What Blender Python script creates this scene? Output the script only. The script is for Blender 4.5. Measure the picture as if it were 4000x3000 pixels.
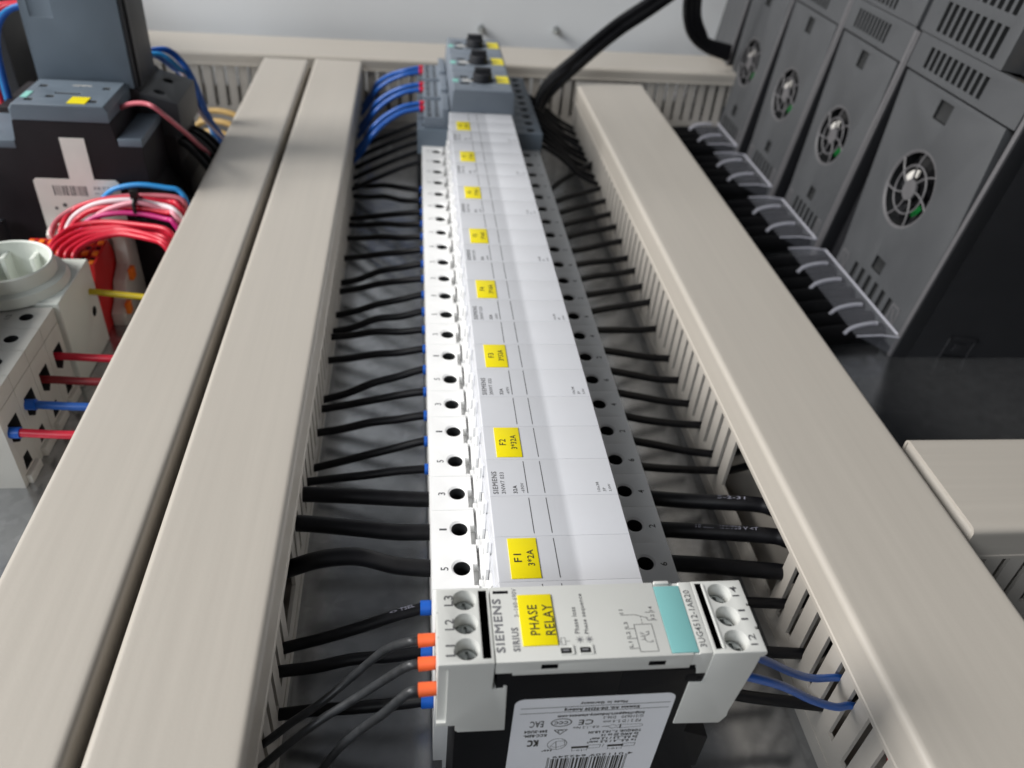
import bpy, bmesh, math, random
from mathutils import Vector, Matrix
S = 0.001
R = random.Random(7)
for o in list(bpy.data.objects): bpy.data.objects.remove(o)
scene = bpy.context.scene
COL = scene.collection

# ------------------------------------------------------------------ camera
# all lengths below are millimetres; z = 0 is the terminal shoulder of the fuse holders, the plate lies at z = -50
cam_d = bpy.data.cameras.new('camera'); cam = bpy.data.objects.new('camera', cam_d); COL.objects.link(cam)
cam_d.sensor_width = 36; cam_d.lens = 36*3098.85/4000
cam_d.clip_start = 0.005; cam_d.clip_end = 20
rx = Vector((0.99215956, -0.09815977, 0.07735672)); ux = Vector((-0.00112507, 0.61192446, 0.79091541)); bx_ = Vector((-0.12497254, -0.78480132, 0.60701627))
m = Matrix((rx, ux, bx_)).transposed().to_4x4(); m.translation = Vector((-48.31, -178.72, 218.63))*S
cam.matrix_world = m
cam_d.dof.use_dof = True; cam_d.dof.focus_distance = 0.262; cam_d.dof.aperture_fstop = 12.5; cam_d.dof.aperture_blades = 0
scene.camera = cam

# ------------------------------------------------------------------ light
w = bpy.data.worlds.new('World'); scene.world = w; w.use_nodes = True
nt = w.node_tree; bg = nt.nodes['Background']
tc = nt.nodes.new('ShaderNodeTexCoord'); sep = nt.nodes.new('ShaderNodeSeparateXYZ'); cr = nt.nodes.new('ShaderNodeValToRGB')
nt.links.new(tc.outputs['Generated'], sep.inputs[0])
mr = nt.nodes.new('ShaderNodeMapRange'); mr.inputs['From Min'].default_value = -1; mr.inputs['From Max'].default_value = 1
nt.links.new(sep.outputs['Z'], mr.inputs['Value']); nt.links.new(mr.outputs[0], cr.inputs[0]); mx_ = nt.nodes.new('ShaderNodeMapRange'); mx_.inputs['From Min'].default_value = -1; mx_.inputs['From Max'].default_value = 1; mx_.inputs['To Min'].default_value = 1.35; mx_.inputs['To Max'].default_value = 0.28
vm = nt.nodes.new('ShaderNodeVectorMath'); vm.operation = 'SCALE'
nt.links.new(sep.outputs['X'], mx_.inputs['Value']); nt.links.new(cr.outputs[0], vm.inputs[0]); nt.links.new(mx_.outputs[0], vm.inputs['Scale']); nt.links.new(vm.outputs[0], bg.inputs['Color'])
cr.color_ramp.elements[0].position = 0.35; cr.color_ramp.elements[0].color = (0.03, 0.03, 0.03, 1)
cr.color_ramp.elements[1].position = 0.85; cr.color_ramp.elements[1].color = (0.72, 0.75, 0.80, 1)
e = cr.color_ramp.elements.new(0.55); e.color = (0.30, 0.30, 0.30, 1)
bg.inputs['Strength'].default_value = 0.135
def area(name, loc, target, sx, sy, power, col):
    d = bpy.data.lights.new(name, 'AREA'); d.shape = 'RECTANGLE'; d.size = sx; d.size_y = sy; d.energy = power; d.color = col
    o = bpy.data.objects.new(name, d); COL.objects.link(o); o.location = loc
    o.rotation_euler = (Vector(target)-Vector(loc)).to_track_quat('-Z', 'Y').to_euler(); return o
area('window_light', (-1.95, 0.15, 1.32), (0, 0.1, 0), 0.9, 1.0, 74, (1.0, 0.975, 0.94))
area('front_fill', (-1.2, -1.3, 1.2), (0, 0.3, 0), 1.2, 0.5, 19, (0.90, 0.95, 1.0))  # unseen fill from the front left, added to brighten near-facing sides
scene.view_settings.view_transform = 'Standard'; scene.view_settings.look = 'None'
scene.view_settings.exposure = 0; scene.view_settings.gamma = 1
scene.render.engine = 'CYCLES'
try:
    scene.cycles.use_denoising = True; scene.cycles.max_bounces = 8; scene.cycles.glossy_bounces = 4; scene.cycles.transmission_bounces = 6
except Exception: pass

# ------------------------------------------------------------------ materials
MATS = {}
def mat(name, col, rough=0.5, metal=0.0, var=0.05, vscale=60, bump=0.02, bscale=900, stretch=None, trans=0, alpha=1, emit=0, spec=0.5, coat=0):
    if name in MATS: return MATS[name]
    M = bpy.data.materials.new(name); M.use_nodes = True; n = M.node_tree.nodes; L = M.node_tree.links
    b = n['Principled BSDF']; b.inputs['Roughness'].default_value = rough; b.inputs['Metallic'].default_value = metal
    b.inputs['Specular IOR Level'].default_value = spec
    if trans: b.inputs['Transmission Weight'].default_value = trans; b.inputs['IOR'].default_value = 1.45
    if alpha < 1: b.inputs['Alpha'].default_value = alpha
    if coat: b.inputs['Coat Weight'].default_value = coat
    t = n.new('ShaderNodeTexCoord'); mp = n.new('ShaderNodeMapping'); L.new(t.outputs['Object'], mp.inputs[0])
    if stretch: mp.inputs['Scale'].default_value = stretch
    no = n.new('ShaderNodeTexNoise'); no.inputs['Scale'].default_value = vscale; no.inputs['Detail'].default_value = 5
    L.new(mp.outputs[0], no.inputs['Vector'])
    r = n.new('ShaderNodeValToRGB'); r.color_ramp.elements[0].position = .3; r.color_ramp.elements[1].position = .7
    r.color_ramp.elements[0].color = (*[c*(1-var) for c in col], 1); r.color_ramp.elements[1].color = (*[min(1, c*(1+var)) for c in col], 1)
    L.new(no.outputs['Fac'], r.inputs[0]); L.new(r.outputs[0], b.inputs['Base Color'])
    rr = n.new('ShaderNodeMapRange'); rr.inputs['To Min'].default_value = max(0, rough-.06); rr.inputs['To Max'].default_value = min(1, rough+.08)
    L.new(no.outputs['Fac'], rr.inputs['Value']); L.new(rr.outputs[0], b.inputs['Roughness'])
    if bump:
        n2 = n.new('ShaderNodeTexNoise'); n2.inputs['Scale'].default_value = bscale; n2.inputs['Detail'].default_value = 3
        L.new(t.outputs['Object'], n2.inputs['Vector'])
        bp = n.new('ShaderNodeBump'); bp.inputs['Strength'].default_value = bump*8; bp.inputs['Distance'].default_value = 0.0001
        L.new(n2.outputs['Fac'], bp.inputs['Height']); L.new(bp.outputs[0], b.inputs['Normal'])
    MATS[name] = M; return M

white_pl = mat('white_plastic', (.78, .78, .775), .42, var=.015, bump=.012)
face_pl = mat('drawer_plastic', (.62, .63, .665), .34, var=.02, bump=.012, bscale=1500)
relay_pl = mat('light_grey_plastic', (.60, .605, .58), .48, var=.02, bump=.02, bscale=1800)
black_pl = mat('black_plastic', (.004, .004, .005), .5, var=.2, bump=.03, spec=.25)
hole_m = mat('dark_hollow', (.02, .021, .022), .5)
screw_m = mat('screw_steel', (.42, .44, .44), .28, .95, var=.2)
yellow_m = mat('yellow_label', (.86, .72, .004), .38, var=.015)
ink_m = mat('black_ink', (.03, .028, .02), .6, bump=0)
grey_ink = mat('grey_ink', (.085, .085, .09), .6, bump=0)
soft_ink = mat('soft_grey_ink', (.19, .19, .20), .6, bump=0)
teal_m = mat('teal_strip', (.20, .46, .46), .45, var=.03)
paper_m = mat('label_paper', (.80, .81, .85), .42, var=.02)
duct_m = mat('duct_pvc', (.465, .430, .382), .40, var=.028, vscale=9, bump=.03, bscale=900, stretch=(34, .7, 34), coat=.08)
ductb_m = mat('duct_base_pvc', (.44, .41, .37), .5, var=.06, vscale=40)
cable_m = mat('black_cable', (.0045, .0045, .006), .46, var=.3, vscale=200, bump=.03, spec=.28)
grey_cable = mat('dark_grey_cable', (.030, .032, .035), .38, var=.35, vscale=300, bump=.04)
blue_m = mat('blue_ferrule', (.004, .10, .50), .42)
orange_m = mat('orange_ferrule', (.80, .13, .035), .42)
bluew_m = mat('blue_wire', (.012, .10, .42), .4)
lblue_m = mat('light_blue_wire', (.02, .27, .66), .4)
red_m = mat('red_wire', (.58, .010, .035), .4)
dred_m = mat('dark_red_wire', (.20, .008, .012), .45)
mag_m = mat('magenta_wire', (.50, .010, .16), .4)
pink_m = mat('pink_wire', (.72, .30, .36), .4)
rose_m = mat('rose_wire', (.50, .12, .15), .4)
wwhite_m = mat('white_wire', (.72, .60, .63), .4)
tan_m = mat('tan_wire', (.45, .29, .09), .5)
yel_m = mat('yellow_wire', (.55, .42, .01), .4)
slate_m = mat('slate_plastic', (.12, .152, .188), .5, var=.05, bump=.03)
slate_l = mat('light_slate_plastic', (.17, .20, .24), .5, var=.05, bump=.03)
coal_m = mat('charcoal_plastic', (.016, .017, .021), .5, var=.1, bump=.03)
brown_m = mat('brownish_black_plastic', (.011, .0075, .010), .6, var=.2, bump=.03, spec=.3)
drive_m = mat('drive_grey_plastic', (.066, .069, .074), .5, var=.05, vscale=40, bump=.05, bscale=1600)
drive_d = mat('drive_dark_plastic', (.010, .0105, .013), .6, var=.1, bump=.03)
rim_m = mat('drive_rim_plastic', (.115, .112, .118), .45, var=.06, bump=.03)
pcb_m = mat('green_circuit_board', (.005, .16, .03), .4)
clear_m = mat('clear_polycarbonate', (.45, .46, .52), .2, trans=.0, alpha=.10, bump=0, spec=.9)
clear_e = mat('clear_polycarbonate_edge', (.72, .72, .80), .3, alpha=.5, bump=0)
redt_m = mat('red_terminal_plastic', (.52, .012, .014), .45)
wt_m = mat('white_terminal_plastic', (.70, .68, .64), .45)
orb_m = mat('orange_button', (.85, .20, .01), .45)
socket_m = mat('socket_plastic', (.68, .71, .66), .42, var=.02)
ivory_m = mat('ivory_plastic', (.56, .55, .51), .48, var=.03)
wall_m = mat('painted_wall', (.74, .76, .78), .5, var=.03, vscale=3, bump=.04, bscale=500)
mint_m = mat('mint_mark', (.25, .58, .52), .5)
white_ink = mat('white_ink', (.20, .20, .25), .6, bump=0)
matte_m = mat('matte_black_cable', (.004, .004, .005), .7, var=.3, spec=.2)
tie_m = mat('cable_tie_black', (.006, .006, .007), .35)

# zinc plated mounting plate: spangle plus scratches
zinc = bpy.data.materials.new('zinc_plate'); zinc.use_nodes = True
n = zinc.node_tree.nodes; L = zinc.node_tree.links; b = n['Principled BSDF']; b.inputs['Metallic'].default_value = .92
t = n.new('ShaderNodeTexCoord'); v = n.new('ShaderNodeTexVoronoi'); v.inputs['Scale'].default_value = 260
no = n.new('ShaderNodeTexNoise'); no.inputs['Scale'].default_value = 13; no.inputs['Detail'].default_value = 9; no.inputs['Roughness'].default_value = .7
L.new(t.outputs['Object'], no.inputs['Vector']); L.new(t.outputs['Object'], v.inputs['Vector'])
r = n.new('ShaderNodeValToRGB'); r.color_ramp.elements[0].position = .32; r.color_ramp.elements[0].color = (.40, .41, .43, 1); r.color_ramp.elements[1].position = .7; r.color_ramp.elements[1].color = (.55, .56, .57, 1)
L.new(no.outputs['Fac'], r.inputs[0]); mx = n.new('ShaderNodeMix'); mx.data_type = 'RGBA'; mx.blend_type = 'MULTIPLY'; mx.inputs[0].default_value = .22
bw = n.new('ShaderNodeRGBToBW'); L.new(v.outputs['Color'], bw.inputs[0])
L.new(r.outputs[0], mx.inputs[6]); L.new(bw.outputs[0], mx.inputs[7]); L.new(mx.outputs[2], b.inputs['Base Color'])
rr = n.new('ShaderNodeMapRange'); rr.inputs['To Min'].default_value = .14; rr.inputs['To Max'].default_value = .30
L.new(no.outputs['Fac'], rr.inputs['Value']); L.new(rr.outputs[0], b.inputs['Roughness'])

# ------------------------------------------------------------------ mesh helpers
_txt = {}
def glyphs(s, bold=False):
    k = (s, bold)
    if k in _txt: return _txt[k]
    c = bpy.data.curves.new('t', 'FONT'); c.body = s; c.resolution_u = 2
    c.space_character = 1.07; c.offset = .011
    if bold: c.space_character = 1.14; c.offset = 0
    o = bpy.data.objects.new('t', c); COL.objects.link(o)
    me = bpy.data.meshes.new_from_object(o.evaluated_get(bpy.context.evaluated_depsgraph_get()))
    vs = [tuple(q.co[:2]) for q in me.vertices]; fs = [tuple(p.vertices) for p in me.polygons]
    bpy.data.objects.remove(o); bpy.data.curves.remove(c); bpy.data.meshes.remove(me)
    _txt[k] = (vs, fs); return _txt[k]

class MB:
    def __init__(s): s.v = []; s.f = []; s.m = []
    def add(s, vs, fs, m=0):
        o = len(s.v); s.v += [tuple(x) for x in vs]; s.f += [tuple(i+o for i in f) for f in fs]; s.m += [m]*len(fs); return s
    def box(s, x0, x1, y0, y1, z0, z1, m=0):
        return s.add([(x0,y0,z0),(x1,y0,z0),(x1,y1,z0),(x0,y1,z0),(x0,y0,z1),(x1,y0,z1),(x1,y1,z1),(x0,y1,z1)],
                     [(0,3,2,1),(4,5,6,7),(0,1,5,4),(1,2,6,5),(2,3,7,6),(3,0,4,7)], m)
    def prism(s, poly, ax, a0, a1, m=0):
        # ax 'x': poly=(y,z); 'y': poly=(x,z); 'z': poly=(x,y)
        def P(p, a): return (a, p[0], p[1]) if ax == 'x' else ((p[0], a, p[1]) if ax == 'y' else (p[0], p[1], a))
        n = len(poly); ar = sum(poly[i][0]*poly[(i+1)%n][1]-poly[(i+1)%n][0]*poly[i][1] for i in range(n))
        if (ar < 0) != (ax == 'y'): poly = poly[::-1]
        vs = [P(p, a0) for p in poly]+[P(p, a1) for p in poly]
        fs = [tuple(range(n))[::-1], tuple(range(n, 2*n))]+[(i, (i+1) % n, n+(i+1) % n, n+i) for i in range(n)]
        if a1 < a0: fs = [f[::-1] for f in fs]
        return s.add(vs, fs, m)
    def cyl(s, c, ax, r, a0, a1, n=28, m=0, r2=None):
        r2 = r if r2 is None else r2; vs = []
        for a, q in ((a0, r), (a1, r2)):
            for i in range(n):
                t = 2*math.pi*i/n; u, v = q*math.cos(t), q*math.sin(t)
                vs.append((a, c[0]+u, c[1]+v) if ax == 'x' else ((c[0]+v, a, c[1]+u) if ax == 'y' else (c[0]+u, c[1]+v, a)))
        fs = [tuple(range(n))[::-1], tuple(range(n, 2*n))]+[(i, (i+1) % n, n+(i+1) % n, n+i) for i in range(n)]
        if a1 < a0: fs = [f[::-1] for f in fs]
        return s.add(vs, fs, m)
    def ring(s, c, ax, R0, r, n=36, k=8, m=0, a0=0, a1=2*math.pi, sq=1):
        full = abs(a1-a0-2*math.pi) < 1e-4; N = n if full else n+1; vs = []
        for i in range(N):
            t = a0+(a1-a0)*i/n
            for j in range(k):
                q = 2*math.pi*j/k; rad = R0+r*math.cos(q); h = r*math.sin(q)*sq; u, v = rad*math.cos(t), rad*math.sin(t)
                vs.append((c[0]+h, c[1]+u, c[2]+v) if ax == 'x' else ((c[0]+v, c[1]+h, c[2]+u) if ax == 'y' else (c[0]+u, c[1]+v, c[2]+h)))
        fs = []
        for i in range(n):
            a, bb = i, (i+1) % N
            for j in range(k): fs.append((a*k+j, bb*k+j, bb*k+(j+1) % k, a*k+(j+1) % k))
        return s.add(vs, fs, m)
    def tube(s, pts, r, m=0, n=12, smooth=8):
        P = spline(pts, smooth); rings = []; vs = []; up = Vector((0, 0, 1))
        for i, p in enumerate(P):
            d = (P[min(i+1, len(P)-1)]-P[max(i-1, 0)]).normalized()
            a = d.cross(up); a = a.normalized() if a.length > 1e-3 else Vector((1, 0, 0)); c = d.cross(a).normalized(); up = -c if False else up
            rad = r[0]+(r[1]-r[0])*i/(len(P)-1) if isinstance(r, tuple) else r
            for j in range(n):
                t = 2*math.pi*j/n; vs.append(p+a*rad*math.cos(t)+c*rad*math.sin(t))
        fs = [tuple(range(n)), tuple(range((len(P)-1)*n, len(P)*n))[::-1]]
        for i in range(len(P)-1):
            for j in range(n): fs.append((i*n+j, (i+1)*n+j, (i+1)*n+(j+1) % n, i*n+(j+1) % n))
        return s.add(vs, fs, m)
    def text(s, body, o, dx, dy, w=None, h=None, m=0, bold=False, center=False):
        """fit text into w x h mm; o = bottom-left corner (or centre)"""
        vs, fs = glyphs(body, bold)
        x0 = min(p[0] for p in vs); x1 = max(p[0] for p in vs); y0 = min(p[1] for p in vs); y1 = max(p[1] for p in vs)
        sy = h/(y1-y0) if h else w/(x1-x0); sx = w/(x1-x0) if w else sy
        o = Vector(o); dx = Vector(dx).normalized(); dy = Vector(dy).normalized()
        if center: o = o-dx*sx*(x1-x0)/2-dy*sy*(y1-y0)/2
        nn = dx.cross(dy)*.008
        for k in range(4 if bold else 1):
            sh = dx*(h or w*.1)*.085*(k%2)+dy*(h or w*.1)*.07*(k//2)+nn*k
            s.add([o+sh+dx*(p[0]-x0)*sx+dy*(p[1]-y0)*sy for p in vs], fs, m)
        return s
    def quad(s, o, dx, dy, w, h, m=0):
        o = Vector(o); dx = Vector(dx).normalized()*w; dy = Vector(dy).normalized()*h
        return s.add([o, o+dx, o+dx+dy, o+dy], [(0, 1, 2, 3)], m)
    def line(s, o, dx, dy, pts, wd, m=0, closed=False):
        o = Vector(o); dx = Vector(dx).normalized(); dy = Vector(dy).normalized()
        if closed: pts = list(pts)+[pts[0]]
        for a, bb in zip(pts[:-1], pts[1:]):
            a, bb = Vector((*a, 0)), Vector((*bb, 0)); d = (bb-a).normalized(); nn = Vector((-d.y, d.x, 0))*wd/2; e = d*wd*.3
            q = [a-e-nn, bb+e-nn, bb+e+nn, a-e+nn]; s.add([o+dx*p.x+dy*p.y for p in q], [(0, 1, 2, 3)], m)
        return s

def spline(pts, k):
    pts = [Vector(p) for p in pts]
    if len(pts) == 2 or k <= 1: return pts
    out = []; P = [2*pts[0]-pts[1]]+pts+[2*pts[-1]-pts[-2]]
    for i in range(1, len(P)-2):
        for j in range(k):
            t = j/k; a, b_, c, d = P[i-1], P[i], P[i+1], P[i+2]
            out.append(.5*((2*b_)+(c-a)*t+(2*a-5*b_+4*c-d)*t*t+(3*b_-a-3*c+d)*t**3))
    out.append(pts[-1]); return out

def raw_mesh(name, mb, mats):
    me = bpy.data.meshes.new(name); me.from_pydata([Vector(v)*S for v in mb.v], [], mb.f)
    for x in mats: me.materials.append(x)
    me.polygons.foreach_set('material_index', mb.m); me.update(); return me

def build(name, mb, mats, parent=None, bevel=0, cut=None, decal=None, angle=20, seg=3, loc=None):
    if not isinstance(mats, (list, tuple)): mats = [mats]
    me = raw_mesh(name, mb, mats); o = bpy.data.objects.new(name, me); COL.objects.link(o)
    if bevel or cut:
        co = None
        if cut:
            co = bpy.data.objects.new('cut', raw_mesh('cut', cut, mats)); COL.objects.link(co)
            md = o.modifiers.new('b', 'BOOLEAN'); md.operation = 'DIFFERENCE'; md.object = co; md.solver = 'EXACT'; md.use_self = True
        if bevel:
            md = o.modifiers.new('v', 'BEVEL'); md.width = bevel*S; md.segments = seg; md.limit_method = 'ANGLE'; md.angle_limit = math.radians(40); md.use_clamp_overlap = True
        bpy.context.view_layer.update()
        nm = bpy.data.meshes.new_from_object(o.evaluated_get(bpy.context.evaluated_depsgraph_get())); nm.name = name
        o.modifiers.clear(); o.data = nm; bpy.data.meshes.remove(me); me = nm
        if co: bpy.data.objects.remove(co)
    if decal:
        bm = bmesh.new(); bm.from_mesh(me)
        base = [bm.verts.new(Vector(v)*S) for v in decal.v]
        for f, mi in zip(decal.f, decal.m):
            try: q = bm.faces.new([base[i] for i in f]); q.material_index = mi
            except ValueError: pass
        bm.to_mesh(me); bm.free()
    me.polygons.foreach_set('use_smooth', [not (angle <= 20 and (len(p.vertices) > 4 or p.area > 4e-5)) for p in me.polygons]); me.set_sharp_from_angle(angle=math.radians(angle)); me.update()
    if parent: o.parent = parent
    if loc: o.location = Vector(loc)*S
    return o

def tag(o, label=None, cat=None, group=None, kind=None):
    if label: o['label'] = label
    if cat: o['category'] = cat
    if group: o['group'] = group
    if kind: o['kind'] = kind
    return o
def thing(name, label, cat, loc=(0, 0, 0), rot=(0, 0, 0), group=None):
    o = bpy.data.objects.new(name, None); COL.objects.link(o); o.location = Vector(loc)*S; o.rotation_euler = rot
    o.empty_display_size = .01
    return tag(o, label, cat, group)
def dup(root, loc, label, rot=None):
    r = root.copy(); COL.objects.link(r); r.location = Vector(loc)*S; r['label'] = label
    if rot: r.rotation_euler = rot
    for ch in root.children:
        c = ch.copy(); COL.objects.link(c); c.parent = r
        for g in ch.children:
            d = g.copy(); COL.objects.link(d); d.parent = c
    return r
def wire(name, label, pts, r, m, cat='wire', group=None, ferrule=None, fl=6, fr=1.35, n=12, decal=None, mats=None):
    o = build(name, MB().tube(pts, r, 0, n), [m]+(mats or []), angle=50, decal=decal); tag(o, label, cat, group)
    if ferrule:
        a, b_ = Vector(pts[0]), Vector(pts[1]); d = (b_-a).normalized()
        build('ferrule', MB().tube([a, a+d*fl], ((r if not isinstance(r, tuple) else r[0])*fr*1.0, (r if not isinstance(r, tuple) else r[0])*fr*1.08), 0, 16, 1), [ferrule], o, angle=50)
    return o
E1_ = (1, 0, 0); UP = (0, 1, 0); LT = (-1, 0, 0)      # writing that reads away from the camera: x axis +Y, y axis -X
ORD = ['first','second','third','fourth','fifth','sixth','seventh','eighth','ninth','tenth','eleventh','twelfth','thirteenth']

# ================================================================== SETTING
tag(build('mounting_plate', MB().box(-900, 900, -700, 640, -53, -50), zinc), kind='structure')
wl = MB().box(-900, 900, 0, 6, -50, 500)
o = build('cabinet_wall', wl, wall_m); o.location = Vector((0, 640, 0))*S; o.rotation_euler = (0, 0, math.radians(1.9)); tag(o, kind='structure', label='pale grey painted cabinet wall at the far end')

# ================================================================== WIRING DUCTS
def duct(label, loc, rotz, width, length, ztop=12, lip=-4, gaps=(), wid=1.5, group='slotted wiring ducts', slot=3.2, end=True):
    """local: lid outer x 0..width, length along +y from 0"""
    t = thing('wiring_duct', label, 'cable duct', (loc[0], loc[1], 0), (0, 0, math.radians(rotz)), group)
    b_ = MB(); w0, w1 = 1.5, width-1.5
    b_.box(w0, w1, 0, length, -50, -48.4)
    for x0, x1 in ((w0, w0+wid), (w1-wid, w1)):
        b_.box(x0, x1, 0, length, -48.4, -34)
        # small foot ledge with the press line seen along the base
        b_.box(x0-.35, x0, 0, length, -43.5, -42.6) if x0 < width/2 else b_.box(x1, x1+.35, 0, length, -43.5, -42.6)
        k = 0; y = -((loc[1]) % 10) if rotz == 0 else 0
        while y < length:
            yc = y+loc[1]+5
            skip = any(g[0] <= yc <= g[1] and ((g[2] < 0) == (x0 < width/2)) for g in gaps)
            ya, yb = max(0, y+slot/2), min(length, y+10-slot/2)
            if yb > ya and not skip: b_.box(x0, x1, ya, yb, -34, ztop-3)
            y += 10
    build('duct_base', b_, ductb_m, t)
    r = 2.6; out = []
    out += [(-.35, lip), (-.35, lip+1.6), (0, lip+2.1), (0, ztop-r-1)]
    for i in range(9): a = math.pi-math.pi/2*i/8; out.append((r+r*math.cos(a), ztop-r+r*math.sin(a)))
    out += [(r+1.5, ztop), (width*.25, ztop), (width*.75, ztop), (width-r-1.5, ztop)]
    for i in range(9): a = math.pi/2-math.pi/2*i/8; out.append((width-r+r*math.cos(a), ztop-r+r*math.sin(a)))
    out += [(width, ztop-r-1), (width, lip+2.1), (width+.35, lip+1.6), (width+.35, lip)]
    inn = [(width-1.2, lip), (width-1.2, ztop-1.4), (1.2, ztop-1.4), (1.2, lip)]
    build('lid', MB().prism(out+inn, 'y', -.5, length+.5), duct_m, t)
    if length < 300: build('end_cap', MB().box(1.3, width-1.3, length-1.5, length+.2, -36, ztop-1.5), ductb_m, t, bevel=.4)
    return t
duct('wide slotted wiring duct with beige lid between the fuse row and the grey drives', (92.5, -420), 0, 60.5, 938, gaps=[(8, 66, -1)])
duct('beige wiring duct right beside the black wires left of the fuse row', (-132, -420), 0, 41, 966, gaps=[(4, 24, 1)])
duct('beige wiring duct next to the contactors and socket, outermost left', (-174.5, -420), 0, 38.5, 962, gaps=[])
a = math.radians(1.9)
duct('beige wiring duct lying crosswise along the far cabinet wall', (330, 569), 91.9, 60, 760, lip=1)
duct('short crosswise wiring duct at the right edge beside the wide lid', (420, .5), 90, 51.5, 262)

# ================================================================== FUSE HOLDERS
def fuse_holder(i):
    amps = ['3*2A', '3*32A', '3*32A', '3*16A', '3*16A', '3*16A', '3*10A', '3*10A'][i]
    lab = 'light grey fuse holder with yellow sticker F%d' % (i+1)
    if i == 0: lab += ', directly behind the phase relay'
    if i == 7: lab += ', against the slate breakers'
    t = thing('fuse_holder', lab, 'fuse holder', (0, -45+54*i, -50), group='three pole fuse holders in the centre row')
    z0 = 50
    if i == 0:
        body = MB()
        # left shoulder, right shoulder, core
        body.prism([(-41.3, 0), (-25.6, 0), (-25.6, 54), (-41.3, 54)], 'z', 6, z0)
        body.box(26, 44.8, 0, 54, 6, z0)
        body.box(-38, 41, 0.4, 53.6, 0, 6)
        body.box(-25.6, 26, 0, 54, 6, z0-3)
        cut = MB()
        for p in range(3):
            y = 9+18*p
            for x in (-31.1, 34.6):
                cut.cyl((x, y), 'z', 3.0, z0-16, z0+1, 28, 1)
                cut.cyl((x, y), 'z', 3.0, z0-.7, z0+.3, 28, 0, 4.0)
            # castellated inner edge of the shoulder
            cut.box(-27.2, -25, y-9+1.2, y+1.2, z0-4, z0+1, 0)
            # wire entries
            cut.cyl((y, z0-22), 'x', 3.6, -45, -34, 20, 1); cut.cyl((y, z0-22), 'x', 3.6, 38, 48, 20, 1)
        for y in (18, 36):
            for x0, x1 in ((-42, -25.3), (26.5, 46)): cut.box(x0, x1, y-.07, y+.07, z0-.35, z0+1)
            cut.box(-42, -41.0, y-.1, y+.1, 5, z0+1); cut.box(44.5, 46, y-.1, y+.1, 5, z0+1)
        dec = MB()
        for p, (l, r_) in enumerate((('1', '2'), ('3', '4'), ('5', '6'))):
            y = 9+18*p
            dec.text(l, (-37.1, y-.5, z0+.05), UP, LT, 1.5 if l != '1' else .9, 2.7, 3, center=True)
            dec.text(r_, (41.0, y-1.0, z0+.05), UP, LT, 1.7, 2.5, 2, center=True)
        B = build('body', body, [white_pl, hole_m, ink_m, grey_ink], t, bevel=.22, cut=cut, decal=dec)
        # inner ribs of the terminal channel
        rib = MB()
        for p in range(3):
            y = 9+18*p
            rib.box(-25.4, -23.4, y-8.8, y-4.9, z0-3, z0-.6); rib.box(-24.6, -22.9, y-4.6, y+8.6, z0-3, z0+1.2)
            rib.box(-23.9, -22.4, y-8.6, y-1.5, z0+1, z0+9); rib.box(-23.3, -22.4, y-1.2, y+4, z0+1, z0+14); rib.box(-23.8, -22.4, y+4.3, y+8.4, z0+.5, z0+5)
            pass
        build('terminal_rib', rib, white_pl, t, bevel=.2)
        for p in range(3):
            for x in (-31.1, 34.6):
                build('terminal_screw', MB().cyl((x, 9+18*p), 'z', 2.5, z0-16, z0-13, 18), screw_m, t, bevel=.2, cut=MB().box(x-.35, x+.35, 5+18*p, 13+18*p, z0-13.8, z0-12))
        fuse_holder.parts = [(c.name.split('.')[0], c.data) for c in t.children]
    else:
        for nme, me in fuse_holder.parts:
            o = bpy.data.objects.new(nme, me); COL.objects.link(o); o.parent = t
    # drawers with the print
    for p in range(3):
        y = 9+18*p
        key = ('plain', 'type')[p == 0]
        if key not in fuse_holder.drawers:
            dw = MB().prism([(-22.6, z0-3), (-22.5, z0+25.1), (-22.1, z0+25.56), (1.5, z0+25.56), (2.0, z0+25.45), (4.2, z0+25.45), (4.7, z0+25.56), (22.1, z0+25.56), (22.5, z0+25.1), (22.6, z0-3)], 'y', -8.965, 8.965)
            dw.box(-22.9, -22.2, -8.6, 8.6, z0+15.5, z0+17.2); dw.box(-22.9, -22.2, -8.6, -7.2, z0+2, z0+22)
            d = MB(); zt = z0+25.6
            for x in (-9.1, -3.2): d.quad((x+.15, -7.9, zt), UP, LT, 15.8, .30, 1)
            if p == 0:
                d.text('SIEMENS', (-19.1, -8.1, zt), UP, LT, 10.8, 1.75, 2, bold=True)
                d.text('3NW7 033', (-16.6, -8.0, zt), UP, LT, 10.4, 1.45, 1)
                d.text('32A', (-12.6, -7.9, zt), UP, LT, 3.6, 1.35, 1, bold=True); d.text('-690V', (-10.1, -7.7, zt), UP, LT, 4.8, 1.15, 1)
                d.text('10x38', (16.3, -7.6, zt), UP, LT, 4.6, 1.05, 1); d.text('3P', (18.3, -7.6, zt), UP, LT, 1.8, 1.05, 1); d.text('3,0W', (20.4, -7.6, zt), UP, LT, 3.6, 1.05, 1)
            q = build('fuse_drawer', dw, [face_pl, grey_ink, soft_ink], t, bevel=.06, decal=d)
            fuse_holder.drawers[key] = q.data
        else:
            q = bpy.data.objects.new('fuse_drawer', fuse_holder.drawers[key]); COL.objects.link(q); q.parent = t
        q.location = Vector((0, y, 0))*S
    zt = z0+25.56
    j = R.uniform(-.25, .25)
    d = MB(); d.text('F%d' % (i+1), (-13.6-2.0+j*.2, 27+j, zt+.36), UP, LT, 3.3, 2.4, 1, center=True); d.text(amps, (-13.6+2.0, 27+j, zt+.36), UP, LT, 7.6 if len(amps) == 5 else 6.4, 2.3, 1, center=True)
    q = build('name_sticker', MB().box(-18.2, -9.0, 27-8.0, 27+8.0, zt-.05, zt+.3), [yellow_m, ink_m], t, bevel=.1, decal=d)
    return t
fuse_holder.drawers = {}
for i in range(8): fuse_holder(i)

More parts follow.
